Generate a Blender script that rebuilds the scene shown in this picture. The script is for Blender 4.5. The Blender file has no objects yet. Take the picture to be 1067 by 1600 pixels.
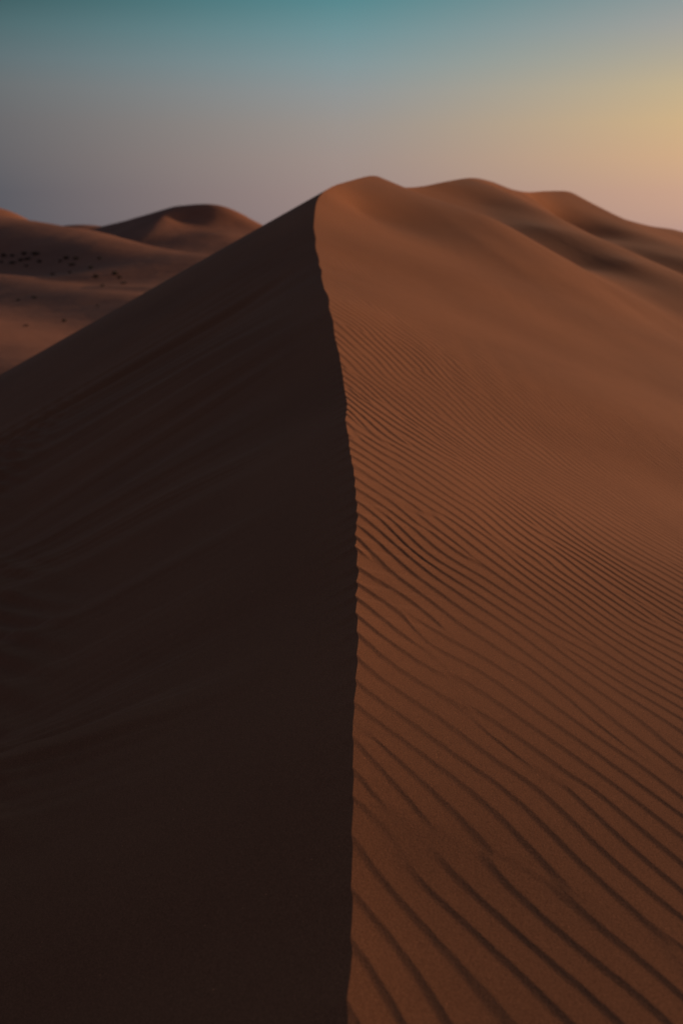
import bpy, math, random
import numpy as np
from mathutils import Vector

rng = np.random.default_rng(7)
random.seed(7)
scene = bpy.context.scene
COL = scene.collection

# ------------------------------------------------------------------ camera model (photo 1067 x 1600, 35 mm)
F = 1600 * 35 / 36.0
EYE = 1.6
PITCH = math.atan((800 - 362) / F)
CP, SP = math.cos(PITCH), math.sin(PITCH)


def at(u, v, dist):
    """world point seen at photo pixel (u, v), at forward distance dist (along y)"""
    a = (u - 533.5) / F
    b = (800 - v) / F
    d = np.array([a, CP + b * SP, -SP + b * CP])
    t = dist / d[1]
    return np.array([d[0] * t, dist, EYE + d[2] * t])


def srgb(r, g, b):
    def f(c):
        c = c / 255.0
        return c / 12.92 if c <= 0.04045 else ((c + 0.055) / 1.055) ** 2.4
    return (f(r), f(g), f(b), 1.0)


# ------------------------------------------------------------------ numeric helpers
def tps_fit(P, lam=1e-4):
    P = np.asarray(P, float)
    X = P[:, :2]
    n = len(X)
    r2 = ((X[:, None] - X[None]) ** 2).sum(-1)
    K = 0.5 * r2 * np.log(r2 + 1e-12)
    A = np.zeros((n + 3, n + 3))
    A[:n, :n] = K + lam * np.eye(n)
    A[:n, n] = 1
    A[:n, n + 1:] = X
    A[n:, :n] = A[:n, n:].T
    sol = np.linalg.solve(A, np.concatenate([P[:, 2], np.zeros(3)]))
    return X, sol


def tps_eval(m, x, y):
    X, sol = m
    n = len(X)
    sh = x.shape
    x = x.ravel()
    y = y.ravel()
    out = np.empty(len(x))
    for i in range(0, len(x), 100000):
        xx = x[i:i + 100000]
        yy = y[i:i + 100000]
        z = sol[n] + sol[n + 1] * xx + sol[n + 2] * yy
        for k in range(n):
            r2 = (xx - X[k, 0]) ** 2 + (yy - X[k, 1]) ** 2
            z += sol[k] * 0.5 * r2 * np.log(r2 + 1e-12)
        out[i:i + 100000] = z
    return out.reshape(sh)


def sstep(x, a, b):
    t = np.clip((x - a) / (b - a), 0, 1)
    return t * t * (3 - 2 * t)


def pchip(xk, yk):
    """monotone-ish smooth 1-D curve (cubic Hermite with limited slopes)"""
    xk = np.asarray(xk, float)
    yk = np.asarray(yk, float)
    h = np.diff(xk)
    d = np.diff(yk) / h
    m = np.zeros_like(xk)
    m[1:-1] = (d[:-1] * h[1:] + d[1:] * h[:-1]) / (h[:-1] + h[1:])
    m[0], m[-1] = d[0], d[-1]

    def f(x):
        x = np.asarray(x, float)
        i = np.clip(np.searchsorted(xk, x) - 1, 0, len(h) - 1)
        t = (x - xk[i]) / h[i]
        t2, t3 = t * t, t * t * t
        return ((2 * t3 - 3 * t2 + 1) * yk[i] + (t3 - 2 * t2 + t) * h[i] * m[i]
                + (-2 * t3 + 3 * t2) * yk[i + 1] + (t3 - t2) * h[i] * m[i + 1])
    return f


def band_noise(nx, ny, lx, ly, cplx=False, seed=0):
    """periodic gaussian random field, correlation lengths lx, ly in cells"""
    r = np.random.default_rng(seed)
    w = r.normal(size=(nx, ny)) + (1j * r.normal(size=(nx, ny)) if cplx else 0)
    fx = np.fft.fftfreq(nx)[:, None]
    fy = np.fft.fftfreq(ny)[None]
    flt = np.exp(-2 * (math.pi ** 2) * ((fx * lx) ** 2 + (fy * ly) ** 2) * 0.5)
    g = np.fft.ifft2(np.fft.fft2(w) * flt)
    if not cplx:
        g = g.real
    return g / np.sqrt((np.abs(g) ** 2).mean())


def samp(field, a, b):
    """bilinear periodic sample at float cell coords"""
    nx, ny = field.shape
    i = np.floor(a).astype(int)
    j = np.floor(b).astype(int)
    fa = a - i
    fb = b - j
    fa = fa * fa * (3 - 2 * fa)
    fb = fb * fb * (3 - 2 * fb)
    i0, i1, j0, j1 = i % nx, (i + 1) % nx, j % ny, (j + 1) % ny
    return (field[i0, j0] * (1 - fa) * (1 - fb) + field[i1, j0] * fa * (1 - fb)
            + field[i0, j1] * (1 - fa) * fb + field[i1, j1] * fa * fb)


def grid_mesh(name, blocks, mat):
    """one mesh object out of several vertex grids (rows, cols, 3); smooth shaded"""
    vs, fs, base = [], [], 0
    for G, flip in blocks:
        n, m = G.shape[:2]
        idx = base + np.arange(n * m).reshape(n, m)
        q = np.stack([idx[:-1, :-1], idx[:-1, 1:], idx[1:, 1:], idx[1:, :-1]], -1).reshape(-1, 4)
        if flip:
            q = q[:, ::-1]
        vs.append(G.reshape(-1, 3))
        fs.append(q)
        base += n * m
    V = np.concatenate(vs).astype(np.float32)
    Q = np.concatenate(fs).astype(np.int32)
    me = bpy.data.meshes.new(name)
    me.vertices.add(len(V))
    me.vertices.foreach_set('co', V.ravel())
    me.loops.add(Q.size)
    me.loops.foreach_set('vertex_index', Q.ravel())
    me.polygons.add(len(Q))
    me.polygons.foreach_set('loop_start', np.arange(0, Q.size, 4, dtype=np.int32))
    me.polygons.foreach_set('loop_total', np.full(len(Q), 4, np.int32))
    me.polygons.foreach_set('use_smooth', np.ones(len(Q), bool))
    me.update(calc_edges=True)
    me.materials.append(mat)
    o = bpy.data.objects.new(name, me)
    COL.objects.link(o)
    return o


# ------------------------------------------------------------------ materials
def sand(name, base, var_scale, grain=True, bump_scale=0.0, bump=0.0):
    m = bpy.data.materials.new(name)
    m.use_nodes = True
    nt = m.node_tree
    N, L = nt.nodes, nt.links
    b = N['Principled BSDF']
    b.inputs['Roughness'].default_value = 0.95
    b.inputs['Specular IOR Level'].default_value = 0.12
    b.inputs['Sheen Weight'].default_value = 0.035 if grain else 0.0
    b.inputs['Sheen Roughness'].default_value = 0.3
    tc = N.new('ShaderNodeTexCoord')

    def noise(scale, detail=4, rough=0.6):
        n = N.new('ShaderNodeTexNoise')
        n.inputs['Scale'].default_value = scale
        n.inputs['Detail'].default_value = detail
        n.inputs['Roughness'].default_value = rough
        L.new(tc.outputs['Object'], n.inputs['Vector'])
        return n

    def ramp(src, c0, c1, p0, p1):
        r = N.new('ShaderNodeValToRGB')
        r.color_ramp.elements[0].position = p0
        r.color_ramp.elements[1].position = p1
        r.color_ramp.elements[0].color = c0
        r.color_ramp.elements[1].color = c1
        L.new(src.outputs['Fac'], r.inputs['Fac'])
        return r

    def mul(a, bb, fac=1.0):
        x = N.new('ShaderNodeMix')
        x.data_type = 'RGBA'
        x.blend_type = 'MULTIPLY'
        x.inputs[0].default_value = fac
        L.new(a, x.inputs[6])
        L.new(bb, x.inputs[7])
        return x.outputs[2]
    c0 = tuple(v * 0.88 for v in base) + (1,)
    c1 = (base[0] * 1.1, base[1] * 1.12, base[2] * 1.12, 1)
    big = ramp(noise(var_scale, 5, 0.55), c0, c1, 0.32, 0.68)
    col = big.outputs['Color']
    if grain:
        g1 = ramp(noise(210, 2, 0.7), (0.66, 0.66, 0.66, 1), (1.3, 1.3, 1.3, 1), 0.3, 0.7)
        col = mul(col, g1.outputs['Color'])
        g2 = ramp(noise(90, 1, 0.5), (1, 1, 1, 1), (2.6, 2.5, 2.3, 1), 0.79, 0.83)
        col = mul(col, g2.outputs['Color'])
        bp = N.new('ShaderNodeBump')
        bp.inputs['Strength'].default_value = 0.35
        bp.inputs['Distance'].default_value = 0.003
        L.new(noise(160, 2, 0.7).outputs['Fac'], bp.inputs['Height'])
        L.new(bp.outputs['Normal'], b.inputs['Normal'])
    elif bump:
        bp = N.new('ShaderNodeBump')
        bp.inputs['Strength'].default_value = 0.6
        bp.inputs['Distance'].default_value = bump
        L.new(noise(bump_scale, 6, 0.6).outputs['Fac'], bp.inputs['Height'])
        L.new(bp.outputs['Normal'], b.inputs['Normal'])
    L.new(col, b.inputs['Base Color'])
    return m


SAND = (0.42, 0.152, 0.063)
mat_near = sand('red_sand', SAND, 0.25)
mat_far = sand('distant_sand', (0.44, 0.172, 0.092), 0.02, grain=False, bump_scale=0.08, bump=0.8)

# ------------------------------------------------------------------ foreground dune: the crest
# (photo pixel on the crest, forward distance) -> a real curve through the desert
CR = [(545, 1600, 1.72), (552, 1400, 2.16), (557, 1200, 2.75), (560, 1000, 3.75), (558, 900, 4.5), (555, 800, 5.35),
      (545, 700, 6.6), (535, 600, 8.6), (515, 480, 11.5), (497, 400, 15.5), (491, 345, 18.6), (500, 306, 21.2),
      (518, 292, 22.8), (545, 283, 24.6), (582, 274.5, 27.0), (603, 281, 29.5), (628, 293, 34.0), (660, 291, 36.5), (700, 283, 39.0),
      (737, 278, 42.0), (765, 283, 45.0), (800, 296, 49), (822, 300, 52), (855, 298.5, 56.5), (885, 299, 60), (910, 310, 65), (945, 331, 74), (1010, 352, 88), (1075, 365, 102)]
cp = [at(*c) for c in CR]
pre = [np.array([0.0, -30.0, -1.2]), np.array([-0.05, -12.0, -0.25]), np.array([0.0, -4.0, -0.04]), np.array([0.01, 0.0, 0.0])]
post = [np.array([52.0, 120.0, -3.0]), np.array([72.0, 145.0, -9.0]), np.array([95.0, 175.0, -20.0])]
cp = np.array(pre + cp + post)
xc_f = pchip(cp[:, 1], cp[:, 0])
zc_f = pchip(cp[:, 1], cp[:, 2])

rows = [np.linspace(-30, -2, 40, endpoint=False), np.linspace(-2, 1.2, 160, endpoint=False),
        np.exp(np.arange(math.log(1.2), math.log(22), 0.0016)), np.exp(np.arange(math.log(22), math.log(170), 0.006))]
yr = np.concatenate(rows)
xr = xc_f(yr)
zr = zc_f(yr)
# slight smoothing + tiny wander of the brink
xr = xr + 0.010 * np.interp(yr, np.linspace(-30, 170, 1400), band_noise(1400, 1, 2.2, 1, seed=3)[:, 0]) * sstep(yr, 0, 3) * (1 - sstep(yr, 14, 20))

# ------------------------------------------------------------------ windward surface (thin-plate through control points)
ctrl = []
for yy in list(np.arange(-28, 0, 4.0)) + list(np.arange(0.5, 22, 1.0)) + list(np.arange(22, 64, 1.6)) + list(np.arange(64, 170, 8)):
    ctrl.append((float(xc_f(yy)), yy, float(zc_f(yy))))


def beta(y):
    return math.tan(math.radians(4.5 + 14.5 * float(sstep(np.array(y), 0.8, 8.5))))


for yy in (-28, -20, -12, -6, -3, 0, 1.0, 2, 3, 4.2, 5.5, 7, 9, 11.5, 14.5, 18.5, 23):
    for t in (0.35, 0.9, 1.8, 3.2, 5.2):
        if t > 0.16 * max(yy, 2) * 0.6 and t < 0.45 * max(yy, 6):
            ctrl.append((float(xc_f(yy)) + t, yy, float(zc_f(yy)) - beta(yy) * (t ** 1.02)))
    for t in (9, 15, 26):
        if yy < 15:
            ctrl.append((float(xc_f(yy)) + t, yy, float(zc_f(yy)) - beta(yy) * t * (0.97 if t < 12 else 0.9)))
for yy in (26.5,):
    for t in (1.8, 3.0):
        ctrl.append((float(xc_f(yy)) + t, yy, float(zc_f(yy)) - 0.335 * t))
P = [(560, 330, 22.6),
     # hollow between the first and second spur
     (652, 305, 34.5), (700, 326, 34.0), (779, 357, 32.3), (905, 416, 29.3), (1020, 465, 26.0), (1250, 610, 22),
     # second spur: ridge and near flank
     (775, 294, 40.5), (824, 320, 38.0), (932, 373, 34), (1067, 432, 31), (1250, 505, 28),
     (857, 357, 33.1), (985, 411, 30.1), (755, 318, 37.0),
     # third spur: hollow, ridge and near flank
     (835, 312, 49.5), (860, 345, 52), (950, 395, 45.5), (1100, 470, 40),
     (925, 326, 57), (975, 357, 53), (1067, 402, 47), (1250, 470, 42),
     (1000, 362, 66), (1067, 388, 58)]
ctrl += [tuple(at(*p)) for p in P]
for (x, y, z) in [(24, 18, -8), (30, 32, -9), (36, 50, -9), (44, 70, -8), (60, 95, -9), (80, 120, -13), (50, 15, -16), (70, 40, -18), (90, 80, -19)]:
    ctrl.append((x, y, z))
stoss = tps_fit(ctrl, 0.02)

# ------------------------------------------------------------------ wind ripples
RK = (0.88, 0.475)            # up-wind direction of the ripple train
RE = (0.475, -0.88)           # along the ripple crests
CELL = 0.03
envA = band_noise(1024, 1024, 0.125 / CELL, 0.31 / CELL, True, 11)
wob2 = band_noise(512, 512, 4, 6, False, 9)
ampN = band_noise(512, 512, 9, 14, False, 5)
wob = band_noise(512, 512, 10, 16, False, 8)


def ripple_profile(th, lee=0.26):
    u = np.mod(th / (2 * math.pi), 1.0)
    up = np.clip(u / lee, 0, 1)
    dn = np.clip((u - lee) / (1 - lee), 0, 1)
    return np.where(u < lee, up ** 1.5 * (1.0 - 0.12 * (up ** 8)), 0.88 * (1 - dn) ** 1.12 + 0.0 * dn)


DY = ([-30, 1.5, 3, 4.5, 7, 10, 20, 170], [0.25, 0.25, 0.225, 0.22, 0.23, 0.235, 0.24, 0.24])
DX = ([-3, 0, 1, 2.5, 60], [0.118, 0.115, 0.100, 0.086, 0.086])
TAB_Y = np.linspace(-30, 170, 20001)
PH_Y = np.cumsum(1 / np.interp(TAB_Y, DY[0], DY[1])) * (TAB_Y[1] - TAB_Y[0])
TAB_X = np.linspace(-30, 300, 33001)
PH_X = np.cumsum(1 / np.interp(TAB_X, DX[0], DX[1])) * (TAB_X[1] - TAB_X[0])


def ripples(x, y):
    gy = RK[1] * y + 0.13 * 1.6 * np.log1p(np.exp(np.clip((4.2 - y) / 1.6, -30, 30)))
    q = x * RK[0] + gy
    e = x * RE[0] + y * RE[1]
    wv = 0.05 * samp(wob, x / 0.07 + 40, y / 0.07 + 40) + 0.015 * samp(wob2, x / 0.05 + 9, y / 0.05 + 5)
    # spacing along the crest grows with distance, spacing across it shrinks away from the crest
    py, px = np.interp(y, TAB_Y, PH_Y), np.interp(x, TAB_X, PH_X)
    kk = np.hypot(1 / np.interp(y, DY[0], DY[1]), 1 / np.interp(x, DX[0], DX[1]))
    phase = 2 * math.pi * (px + py + wv / 0.095)
    lam = 1 / kk
    E = 0.22 + envA_s(q, e)
    th = phase + np.angle(E)
    A = np.abs(E)
    amp = sstep(A, 0.0, 0.28) * np.clip(0.8 + 0.25 * samp(ampN, x / 0.07, y / 0.07), 0.35, 1.25) * (0.72 + 0.28 * sstep(y, 2.0, 6.0))
    h = (ripple_profile(th) - 0.42) * amp * lam * (0.058 + 0.016 * sstep(y, 3.0, 7.0) - 0.014 * sstep(y, 9.0, 15.0))
    fade = 1 - sstep(y + 0.6 * np.maximum(x, 0), 16.0, 23.0)
    return h * fade


def envA_s(q, e):
    return samp(envA, q / CELL + 300.3, e / CELL + 300.7)


w = np.concatenate([[0], np.cumsum(np.concatenate([np.full(400, 0.00122), 0.00122 * 1.05 ** np.arange(1, 142)]))])
scale = np.maximum(yr, 1.6)
T = w[None] * scale[:, None]
nick = -2.1 * ripples(xr, yr) * (1 - 0.85 * sstep(yr, 4.5, 8.5))
X = xr[:, None] + nick[:, None] * np.exp(-T / 0.07) + T
Y = np.repeat(yr[:, None], len(w), 1)
Z0 = tps_eval(stoss, X, Y)
# pin the windward sheet exactly onto the crest curve
dz = (zr - Z0[:, 0])[:, None] * np.exp(-(T / (0.35 + 0.02 * scale[:, None])) ** 2)
Zr = Z0 + dz
Zr = np.minimum(Zr, 6.0 - 0.28 * np.maximum(T - 12, 0) - 60 * sstep(T, 120, 160))
# unseen spur added beyond the right frame edge to shade the nearest sand
rd = np.where((X - 34.5) * 0.7 - (Y - 16) * 0.714 > 0, ((X - 34.5) * 0.714 + (Y - 16) * 0.7) ** 2, (X - 34.5) ** 2 + (Y - 16) ** 2)
shade_spur = 5.3 - 0.6 * np.sqrt(rd + 1.0) - 1.0 * sstep(Y, 25, 40) - 14 * sstep(X / np.maximum(Y, 1.0), 1.5, 0.55)
Zr = np.where(X / np.maximum(Y, 1.0) > 0.55, np.maximum(Zr, shade_spur), Zr)
R = ripples(X, Y)
und = 0.012 * samp(band_noise(256, 256, 3, 3, seed=21), X / 0.35, Y / 0.35) * sstep(T, 0.05, 0.8)
# long low wind streaks running down the upper slope and the folds
ca, cb = X * 0.9 + Y * 0.436, X * 0.436 - Y * 0.9
und = und + sstep(Y, 17, 26) * (0.025 * samp(band_noise(256, 256, 2.2, 2.2, seed=22), ca / 0.45, cb / 3.5) + 0.05 * samp(band_noise(256, 256, 2.2, 2.2, seed=23), ca / 1.0, cb / 6.0)) * sstep(T, 0.5, 4)
stossG = np.stack([X, Y, Zr + R + und], -1)

# ------------------------------------------------------------------ slip face (ruled surface at the angle of repose)
TH = 0.536
ds = np.gradient(yr)
tx = np.gradient(xr, yr)
k = np.ones(31) / 31
txs = np.convolve(np.pad(xc_f(yr), 15, 'edge'), k, 'valid')
tx = np.gradient(txs, yr)
gz = np.gradient(np.convolve(np.pad(zr, 15, 'edge'), k, 'valid'), yr)
ln = np.sqrt(1 + tx ** 2)
Tx, Ty = tx / ln, 1 / ln
g = np.clip(gz / ln / TH, -0.85, 0.85)
Dx = -g * Tx - np.sqrt(1 - g * g) * Ty
Dy = -g * Ty + np.sqrt(1 - g * g) * Tx
nD = np.sqrt(Dx ** 2 + Dy ** 2)
Dx, Dy = Dx / nD, Dy / nD
smooth = np.ones(61) / 61
Dx = np.convolve(np.pad(Dx, 30, 'edge'), smooth, 'valid')
Dy = np.convolve(np.pad(Dy, 30, 'edge'), smooth, 'valid')
d = np.concatenate([[0], 0.006 * (1.045 ** np.arange(1, 38)), np.arange(0.032, 1, 0.02) , np.arange(1, 6, 0.032), 6 * 1.03 ** np.arange(0, 70)])
d = np.unique(np.round(d, 5))
d = d[np.concatenate([[True], np.diff(d) > 0.002])]
D = np.repeat(d[None], len(yr), 0)
LX = xr[:, None] + nick[:, None] * np.exp(-D / 0.10) + D * Dx[:, None]
LY = yr[:, None] + D * Dy[:, None]
LZ = zr[:, None] - TH * D
S = np.repeat(yr[:, None], len(d), 1)
gro = (0.6 * samp(band_noise(512, 128, 1.6, 9, seed=31), S / 0.28 + 50, D / 0.35 + 4)
       + 0.4 * samp(band_noise(512, 128, 1.5, 12, seed=32), S / 0.11 + 50, D / 0.35 + 9)
       + 1.2 * samp(band_noise(512, 128, 1.5, 9, seed=33), S / 0.9 + 50, D / 0.5 + 9))
gpatch = 0.35 + 0.65 * sstep(samp(band_noise(256, 256, 4, 4, seed=34), S / 0.7 + 20, D / 0.5), -0.4, 1.0)
LZ += (0.10 - 0.085 * sstep(S, 14.5, 18.5)) * 1.25 * gro * gpatch * sstep(D, 0.1, 1.6) * (1 - 0.5 * sstep(D, 6, 16))
# ripples on the apron low on the slip face
ke = (0.72, 0.69)
qq = LX * ke[0] + LY * ke[1]
ee = LX * ke[1] - LY * ke[0]
EL = 1.1 + samp(envA, qq / 0.07 + 11, ee / 0.07 + 17)
rl = (ripple_profile(qq * 2 * math.pi / 0.21 + np.angle(EL), 0.4) - 0.4) * sstep(np.abs(EL), 0, 0.8) * 0.055
edge = np.clip(0.27 * S, 0.9, 3.6) + 0.3 * samp(band_noise(256, 8, 3, 2, seed=36), S / 0.5, D * 0)
LZ += 0.24 * (np.sqrt(np.maximum(D - edge, 0) ** 2 + 0.09) - 0.3) * (D > edge) * np.exp(-np.maximum(D - edge, 0) / 12) * (1 - sstep(S, 11, 16))
LZ += rl * sstep(D, edge, edge + 0.9) * (1 - sstep(S, 13, 18))
# brink: ripple ends nick the edge
LZ += R[:, :1] * np.exp(-D / 0.07)
slipG = np.stack([LX, LY, LZ], -1)
dune = grid_mesh('foreground_dune', [(stossG, False), (slipG, True)], mat_near)


def setp(o, label, cat=None, group=None, kind=None):
    o['label'] = label
    if cat:
        o['category'] = cat
    if group:
        o['group'] = group
    if kind:
        o['kind'] = kind


setp(dune, 'large red sand dune with knife-edge crest, rippled lit side and dark slip face', 'dune', None, 'structure')

# ------------------------------------------------------------------ desert floor
FLOOR = -22.6
fn1 = band_noise(256, 256, 2.6, 1.4, seed=41)
fn2 = band_noise(256, 256, 2.0, 2.0, seed=42)


def floor_h(x, y):
    r = np.sqrt(x * x + y * y)
    h = FLOOR + 0.9 * samp(fn1, x / 60 + 12, y / 34 + 3) + 0.25 * samp(fn2, x / 14, y / 9)
    # broad swells of the valley in front of the middle dune
    c = 0.8 * x + 0.6 * y + 6 * samp(fn2, x / 70, y / 70)
    h = h + 1.7 * np.cos(2 * math.pi * (c - 62) / 100) * sstep(c, 10, 45) * (1 - sstep(c, 188, 240)) * (1 - sstep(x, -20, 20))
    h = h + 6.0 * sstep(y, 560, 760) * (1 - sstep(y, 1500, 2500))
    return h * (1 - sstep(r, 2500, 4000)) + FLOOR * sstep(r, 2500, 4000)


rad = np.concatenate([np.linspace(0, 20, 5), np.exp(np.arange(math.log(24), math.log(9000), 0.016))])
ang = np.linspace(0, 2 * math.pi, 721)
RR, AA = np.meshgrid(rad, ang, indexing='ij')
FX, FY = RR * np.sin(AA), RR * np.cos(AA)
floor = grid_mesh('desert_floor', [(np.stack([FX, FY, floor_h(FX, FY)], -1), True)], mat_far)
setp(floor, 'flat sandy desert valley floor between the dunes', None, None, 'structure')

# ------------------------------------------------------------------ distant dunes
HF = [floor_h]


def far_dune(name, label, pts, box, res, lam=0.5, k=1.5, rough=0.5, seed=50, flank=None):
    model = tps_fit(pts, lam)
    nz = band_noise(256, 256, 2.2, 2.2, seed=seed)

    def h(x, y):
        b = tps_eval(model, np.asarray(x, float), np.asarray(y, float))
        if flank is not None:
            fp = flank[0] * x + flank[1] * y + flank[2]
            b = 0.5 * (b + fp - np.sqrt((b - fp) ** 2 + 6.0))
        b = b + rough * samp(nz, np.asarray(x) / 16, np.asarray(y) / 16)
        f = floor_h(x, y)
        dd = np.clip((b - f) / k, -30, 30)
        return np.where(b - f > 20 * k, b, f - 0.35 + k * np.log1p(np.exp(dd)))
    gx = np.arange(box[0], box[1], res)
    gy = np.arange(box[2], box[3], res)
    GY, GX = np.meshgrid(gy, gx, indexing='ij')
    o = grid_mesh(name, [(np.stack([GX, GY, h(GX, GY)], -1), False)], mat_far)
    setp(o, label, 'dune', None, 'structure')
    HF.append(lambda x, y: np.where((x > box[0]) & (x < box[1]) & (y > box[2]) & (y < box[3]), h(x, y), -99.0))
    return o


def pts(*lst):
    return [tuple(at(*p)) for p in lst]


mid = pts((-200, 337, 960), (-60, 341.5, 945), (0, 345.5, 930), (40, 349, 900), (100, 354, 850), (170, 366, 760), (258, 388, 650), (335, 398, 590), (430, 412, 560), (560, 432, 530),
          (-60, 370, 690), (0, 375, 660), (60, 381, 635), (120, 392, 600), (190, 410, 560), (250, 422, 520), (330, 430, 500),
          (-60, 396, 635), (0, 402, 622), (60, 409, 592), (120, 420, 556), (190, 436, 495), (260, 446, 450),
          (-200, 415, 620), (-60, 420, 592), (0, 424, 582), (80, 435, 510), (153, 449, 437), (242, 454, 412), (330, 460, 395), (450, 470, 380))
for (x, y, z) in list(mid[:10]):
    mid.append((x + 20, y + 150, z - 34))
for (x, y, z) in list(mid[-10 - 8:-10]):
    mid.append((x, y - 60, -34))
far_dune('shrub_dotted_dune', 'low orange dune dotted with dark shrubs across the valley', mid, (-600, 60, 330, 1110), 3.0, seed=51)

star = pts((245, 318, 905), (270, 325.5, 900), (300, 322, 905), (325, 321, 905), (352, 325, 905), (380, 337, 905), (411, 352, 905), (460, 372, 905), (520, 392, 905),
           (252, 338, 870), (236, 351, 835), (222, 364, 800), (210, 379, 770),
           (285, 345, 880), (320, 342, 882), (360, 348, 882), (295, 364, 815), (345, 364, 810), (400, 372, 810),
           (260, 374, 780), (300, 376, 770), (350, 379, 765), (420, 385, 765),
           (250, 385, 745), (310, 388, 735), (380, 392, 730), (450, 400, 720))
for (x, y, z) in list(star[9:13]):
    star.append((x - 22, y, z + 3.0))
    star.append((x - 60, y, z + 9.0))
for (x, y, z) in list(star[:9]):
    star.append((x, y + 90, z - 38))
fl = np.array(pts((270, 325.5, 900), (211, 376, 775), (165, 363, 912)))
flank = np.linalg.solve(np.c_[fl[:, :2], np.ones(3)], fl[:, 2])
far_dune('star_dune', 'far peaked star dune with a shaded left flank on the skyline', star, (-420, 60, 690, 1060), 3.0, seed=52, flank=flank)

hill = pts((-150, 318, 1500), (-40, 321, 1500), (0, 326, 1500), (25, 334, 1490), (50, 347, 1480), (90, 362, 1480), (-40, 345, 1350), (20, 360, 1340), (-150, 350, 1350), (90, 380, 1360), (-60, 372, 1220), (40, 378, 1220))
for (x, y, z) in list(hill[:6]):
    hill.append((x, y + 150, z - 60))
far_dune('orange_hill', 'orange sand hill peak at the left end of the skyline', hill, (-900, -380, 1150, 1750), 7.0, rough=0.3, seed=53)

low = pts((60, 364, 1950), (95, 354, 1950), (130, 351.5, 1950), (160, 354, 1950), (200, 363, 1950), (95, 366, 1800), (130, 366, 1800), (160, 368, 1800), (230, 372, 1900), (30, 372, 1900))
for (x, y, z) in list(low[:5]):
    low.append((x, y + 150, z - 50))
far_dune('low_brown_hill', 'low brown sand hill between the orange hill and the star dune', low, (-800, -300, 1650, 2200), 9.0, rough=0.2, seed=54)


def ground(x, y):
    x = np.array([x], float)
    y = np.array([y], float)
    return max(float(f(x, y)[0]) for f in HF)


def ray_hit(u, v, d0=150, d1=1000):
    prev = None
    for dist in np.arange(d0, d1, 2.0):
        p = at(u, v, dist)
        if p[2] < ground(p[0], p[1]):
            return p[0], p[1], ground(p[0], p[1])
    p = at(u, v, d1)
    return p[0], p[1], ground(p[0], p[1])


# ------------------------------------------------------------------ shrubs
def flat_mat(name, c0, c1, sc):
    m = bpy.data.materials.new(name)
    m.use_nodes = True
    N, L = m.node_tree.nodes, m.node_tree.links
    b = N['Principled BSDF']
    b.inputs['Roughness'].default_value = 0.9
    n = N.new('ShaderNodeTexNoise')
    n.inputs['Scale'].default_value = sc
    r = N.new('ShaderNodeValToRGB')
    r.color_ramp.elements[0].color = c0 + (1,)
    r.color_ramp.elements[1].color = c1 + (1,)
    L.new(n.outputs['Fac'], r.inputs['Fac'])
    L.new(r.outputs['Color'], b.inputs['Base Color'])
    return m


leaf_mat = flat_mat('dry_foliage', (0.035, 0.03, 0.018), (0.10, 0.075, 0.045), 3.0)
twig_mat = flat_mat('dry_twigs', (0.05, 0.035, 0.022), (0.10, 0.07, 0.045), 6.0)


def shrub_meshes(seed):
    r = random.Random(seed)
    lv, lf, sv, sf = [], [], [], []
    for s in range(16):
        az = r.uniform(0, 2 * math.pi)
        tilt = r.uniform(0.15, 1.15)
        lg = r.uniform(0.55, 1.0)
        dirv = Vector((math.sin(tilt) * math.cos(az), math.sin(tilt) * math.sin(az), math.cos(tilt)))
        side = dirv.cross(Vector((0, 0, 1))).normalized()
        up = side.cross(dirv)
        tip = dirv * lg * 0.62
        b = len(sv)
        for c, rad_ in ((Vector((0, 0, -0.1)), 0.022), (tip, 0.006)):
            for q in range(4):
                a = q * math.pi / 2
                sv.append(c + (side * math.cos(a) + up * math.sin(a)) * rad_)
        for q in range(4):
            sf.append((b + q, b + (q + 1) % 4, b + 4 + (q + 1) % 4, b + 4 + q))
        for _ in range(26):
            c = dirv * lg * r.uniform(0.25, 0.68) + Vector((r.gauss(0, .075), r.gauss(0, .075), r.gauss(0, .055)))
            c.z = max(c.z, 0.0)
            n = Vector((r.gauss(0, 1), r.gauss(0, 1), r.gauss(0, 1))).normalized()
            t1 = n.orthogonal().normalized()
            t2 = n.cross(t1)
            l_, w_ = r.uniform(.04, .085), r.uniform(.02, .04)
            b2 = len(lv)
            lv += [c - t1 * l_, c + t2 * w_, c + t1 * l_, c - t2 * w_]
            lf.append((b2, b2 + 1, b2 + 2, b2 + 3))
    a = bpy.data.meshes.new('foliage')
    a.from_pydata([tuple(v) for v in lv], [], lf)
    a.materials.append(leaf_mat)
    c = bpy.data.meshes.new('twigs')
    c.from_pydata([tuple(v) for v in sv], [], sf)
    c.materials.append(twig_mat)
    return a, c


protos = [shrub_meshes(s) for s in range(5)]
CR_ = 'desert shrubs scattered over the sand'
BL = 'small dark shrub among the cluster at the left edge of the shrub-dotted dune'
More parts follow.
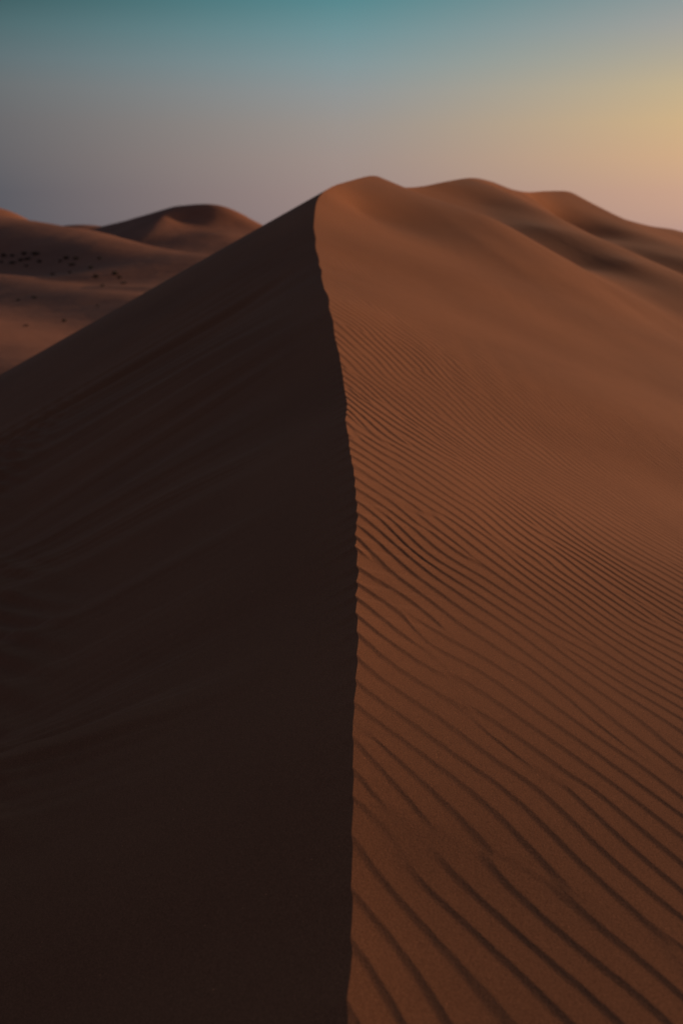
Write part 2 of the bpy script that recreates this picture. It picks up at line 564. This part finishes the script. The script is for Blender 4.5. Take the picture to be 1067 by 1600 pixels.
# pixel, width in px, height factor, label
SH = [
    (41, 508, 8.5, 'round dark shrub alone on the valley floor nearest the shaded dune foot'),
    (101, 501, 8.5, 'dark shrub on the valley floor, right of the round one, near the dark slope'),
    (54, 464, 10, 'faint wide shrub at the upper edge of the valley floor below the dune foot'),
    (29, 468, 7, 'pale barely visible shrub left of the wide one on the valley floor'),
    (153, 477, 5.5, 'tiny faint shrub on the valley floor just above the dark slope'),
    (113, 413, 11, 'darkest black shrub on the dune, lowest of the middle clump'),
    (104, 404, 10, 'dark shrub in the middle clump, just above the darkest one'),
    (120, 403.5, 10, 'shrub at the upper right of the middle clump, above the darkest one'),
    (95, 408, 9, 'shrub at the left end of the middle clump beside the darkest one'),
    (110, 425, 7, 'small faint shrub directly below the darkest one on the dune'),
    (56, 396.5, 11, 'wide dark shrub at the top right of the left clump'),
    (39, 397, 9, 'shrub at the top of the left clump, left of the wide one'),
    (43, 404, 11, 'dense dark shrub at the heart of the left clump'),
    (33, 406.5, 9, 'shrub just left of the dense dark heart of the left clump'),
    (62, 408, 9, 'shrub on its own right of the left clump'),
    (20, 411, 9, 'dark shrub low on the left side of the left clump'),
    (7, 400, 9, 'faint shrub at the left edge of the photo on the dune'),
    (20, 400, 8, 'faint shrub second from the left edge on the dune'),
    (42, 415, 7, 'small shrub beneath the dense heart of the left clump'),
    (3, 409, 7, 'small shrub at the left edge below the faint one'),
    (142, 418, 10, 'brown shrub right of the middle clump, upper of two'),
    (150, 432.5, 11, 'brown shrub right of the middle clump, lower of two'),
    (180, 428, 11, 'large brown shrub in the right clump on the dune'),
    (187, 433, 9, 'brown shrub touching the large one at its lower right'),
    (193, 441.5, 8, 'rightmost brown shrub low on the dune near the dark slope'),
    (160, 445.5, 8, 'small brown shrub on the foot of the dune below the right clump'),
    (156, 403.5, 8, 'faint shrub high on the dune in the pale upper band'),
    (83, 428, 7, 'faint shrub low on the dune left of the middle clump'),
]
for i, (u, v, wpx, lab) in enumerate(SH):
    x, y, z = ray_hit(u, v + 2)
    size = wpx / F * y / 1.0
    fol, tw = protos[i % 5]
    e = bpy.data.objects.new('shrub', None)
    e.empty_display_size = 0.3
    COL.objects.link(e)
    e.location = (x, y, z - 0.02)
    e.rotation_euler = (0, 0, random.uniform(0, 6.28))
    e.scale = (size * random.uniform(0.8, 1.45), size * random.uniform(0.8, 1.3), size * random.uniform(0.5, 0.95))
    setp(e, lab, 'shrub', CR_)
    for nm, me in (('foliage', fol), ('twigs', tw)):
        o = bpy.data.objects.new(nm, me)
        COL.objects.link(o)
        o.parent = e

# ------------------------------------------------------------------ sky
SUN_AZ = math.radians(66)      # right of the view direction (+y)
SUN_EL = math.radians(7.0)
world = bpy.data.worlds.new('World')
scene.world = world
world.use_nodes = True
nt = world.node_tree
N, L = nt.nodes, nt.links
N.clear()
out = N.new('ShaderNodeOutputWorld')
bg = N.new('ShaderNodeBackground')
L.new(bg.outputs[0], out.inputs[0])
tc = N.new('ShaderNodeTexCoord')
sep = N.new('ShaderNodeSeparateXYZ')
L.new(tc.outputs['Generated'], sep.inputs[0])


def math_node(op, a, b=None, c=None):
    n = N.new('ShaderNodeMath')
    n.operation = op
    for i, s in enumerate((a, b, c)):
        if s is None:
            continue
        if isinstance(s, (int, float)):
            n.inputs[i].default_value = s
        else:
            L.new(s, n.inputs[i])
    return n.outputs[0]


el = math_node('ARCSINE', sep.outputs['Z'])
elp = math_node('SQRT', math_node('DIVIDE', math_node('MAXIMUM', el, 0.0), math.pi / 2))
az = math_node('ARCTAN2', sep.outputs['X'], sep.outputs['Y'])      # 0 = view direction, + to the right


def sky_ramp(stops):
    r = N.new('ShaderNodeValToRGB')
    cr = r.color_ramp
    cr.interpolation = 'EASE' if False else 'LINEAR'
    while len(cr.elements) > 1:
        cr.elements.remove(cr.elements[-1])
    for i, (deg, c) in enumerate(stops):
        p = math.sqrt(max(deg, 0) / 90)
        e = cr.elements[0] if i == 0 else cr.elements.new(p)
        e.position = p
        e.color = c if len(c) == 4 else srgb(*c)
    L.new(elp, r.inputs['Fac'])
    return r.outputs['Color']


top = [(40, (50, 63, 88)), (90, (42, 52, 76))]
rB = sky_ramp([(0, (52, 47, 52)), (3, (54, 49, 53)), (8, (54, 50, 57)), (20, (46, 50, 60))] + top)
rM = sky_ramp([(0, (92, 90, 104)), (5, (100, 101, 116)), (11, (93, 102, 124)), (22, (74, 88, 112))] + top)
rL = sky_ramp([(0, (90, 89, 96)), (2, (94, 93, 99)), (3.8, (103, 101, 104)), (5.5, (107, 106, 108)), (7.2, (107, 112, 114)), (8.5, (97, 113, 117)), (10, (80, 107, 111)), (11.2, (63, 94, 98)), (20, (60, 86, 100))] + top)
rC = sky_ramp([(0, (148, 128, 127)), (2, (157, 137, 132)), (3.8, (159, 143, 136)), (5.5, (155, 147, 141)), (7.2, (145, 150, 150)), (8.5, (132, 151, 154)), (10, (112, 146, 151)), (11.5, (88, 136, 142)), (20, (64, 104, 118))] + top)
rR = sky_ramp([(0, (183, 148, 138)), (2, (201, 161, 137)), (3.8, (209, 171, 134)), (5.5, (207, 177, 135)), (7.2, (195, 176, 142)), (8.5, (178, 169, 149)), (10, (161, 161, 156)), (11.5, (140, 153, 154)), (20, (80, 114, 121))] + top)
rS = sky_ramp([(0, (1.0, .50, .24, 1)), (5, (1.25, .72, .30, 1)), (9, (1.1, .72, .38, 1)), (14, (.6, .5, .38, 1)), (22, (.25, .28, .28, 1))] + top)


def mapr(src, a, b, mode='SMOOTHSTEP'):
    n = N.new('ShaderNodeMapRange')
    n.interpolation_type = mode
    n.inputs['From Min'].default_value = math.radians(a)
    n.inputs['From Max'].default_value = math.radians(b)
    L.new(src, n.inputs['Value'])
    return n.outputs[0]


def mix(f, a, b):
    n = N.new('ShaderNodeMix')
    n.data_type = 'RGBA'
    L.new(f, n.inputs[0])
    L.new(a, n.inputs[6])
    L.new(b, n.inputs[7])
    return n.outputs[2]


c = mix(mapr(az, -150, -80), rB, rM)
c = mix(mapr(az, -60, -19), c, rL)
c = mix(mapr(az, -18, 0, 'LINEAR'), c, rC)
c = mix(math_node('POWER', mapr(az, 0, 18, 'LINEAR'), 1.2), c, rR)
c = mix(mapr(az, 18, 58), c, rS)
c = mix(mapr(az, 75, 150), c, rB)
L.new(c, bg.inputs['Color'])
bg.inputs['Strength'].default_value = 1.0

# ------------------------------------------------------------------ sun
sl = bpy.data.lights.new('sun', 'SUN')
sl.energy = 2.35
sl.color = (1.0, 0.71, 0.48)
sl.angle = math.radians(4.5)
so = bpy.data.objects.new('sun', sl)
COL.objects.link(so)
sd = Vector((math.sin(SUN_AZ) * math.cos(SUN_EL), math.cos(SUN_AZ) * math.cos(SUN_EL), math.sin(SUN_EL)))
so.rotation_euler = sd.to_track_quat('Z', 'Y').to_euler()
so.location = sd * 60

# ------------------------------------------------------------------ camera
cam = bpy.data.cameras.new('camera')
cam.sensor_fit = 'VERTICAL'
cam.sensor_height = 36
cam.sensor_width = 24
cam.lens = 35
cam.clip_start = 0.05
cam.clip_end = 20000
cam.dof.use_dof = True
cam.dof.focus_distance = 3.9
cam.dof.aperture_fstop = 2.3
co = bpy.data.objects.new('camera', cam)
COL.objects.link(co)
co.location = (0, 0, EYE)
co.rotation_euler = (math.pi / 2 - PITCH, 0, 0)
scene.camera = co

scene.view_settings.view_transform = 'Standard'
scene.view_settings.look = 'None'
scene.view_settings.exposure = 0
scene.view_settings.gamma = 1
scene.cycles.use_denoising = True
scene.cycles.max_bounces = 4
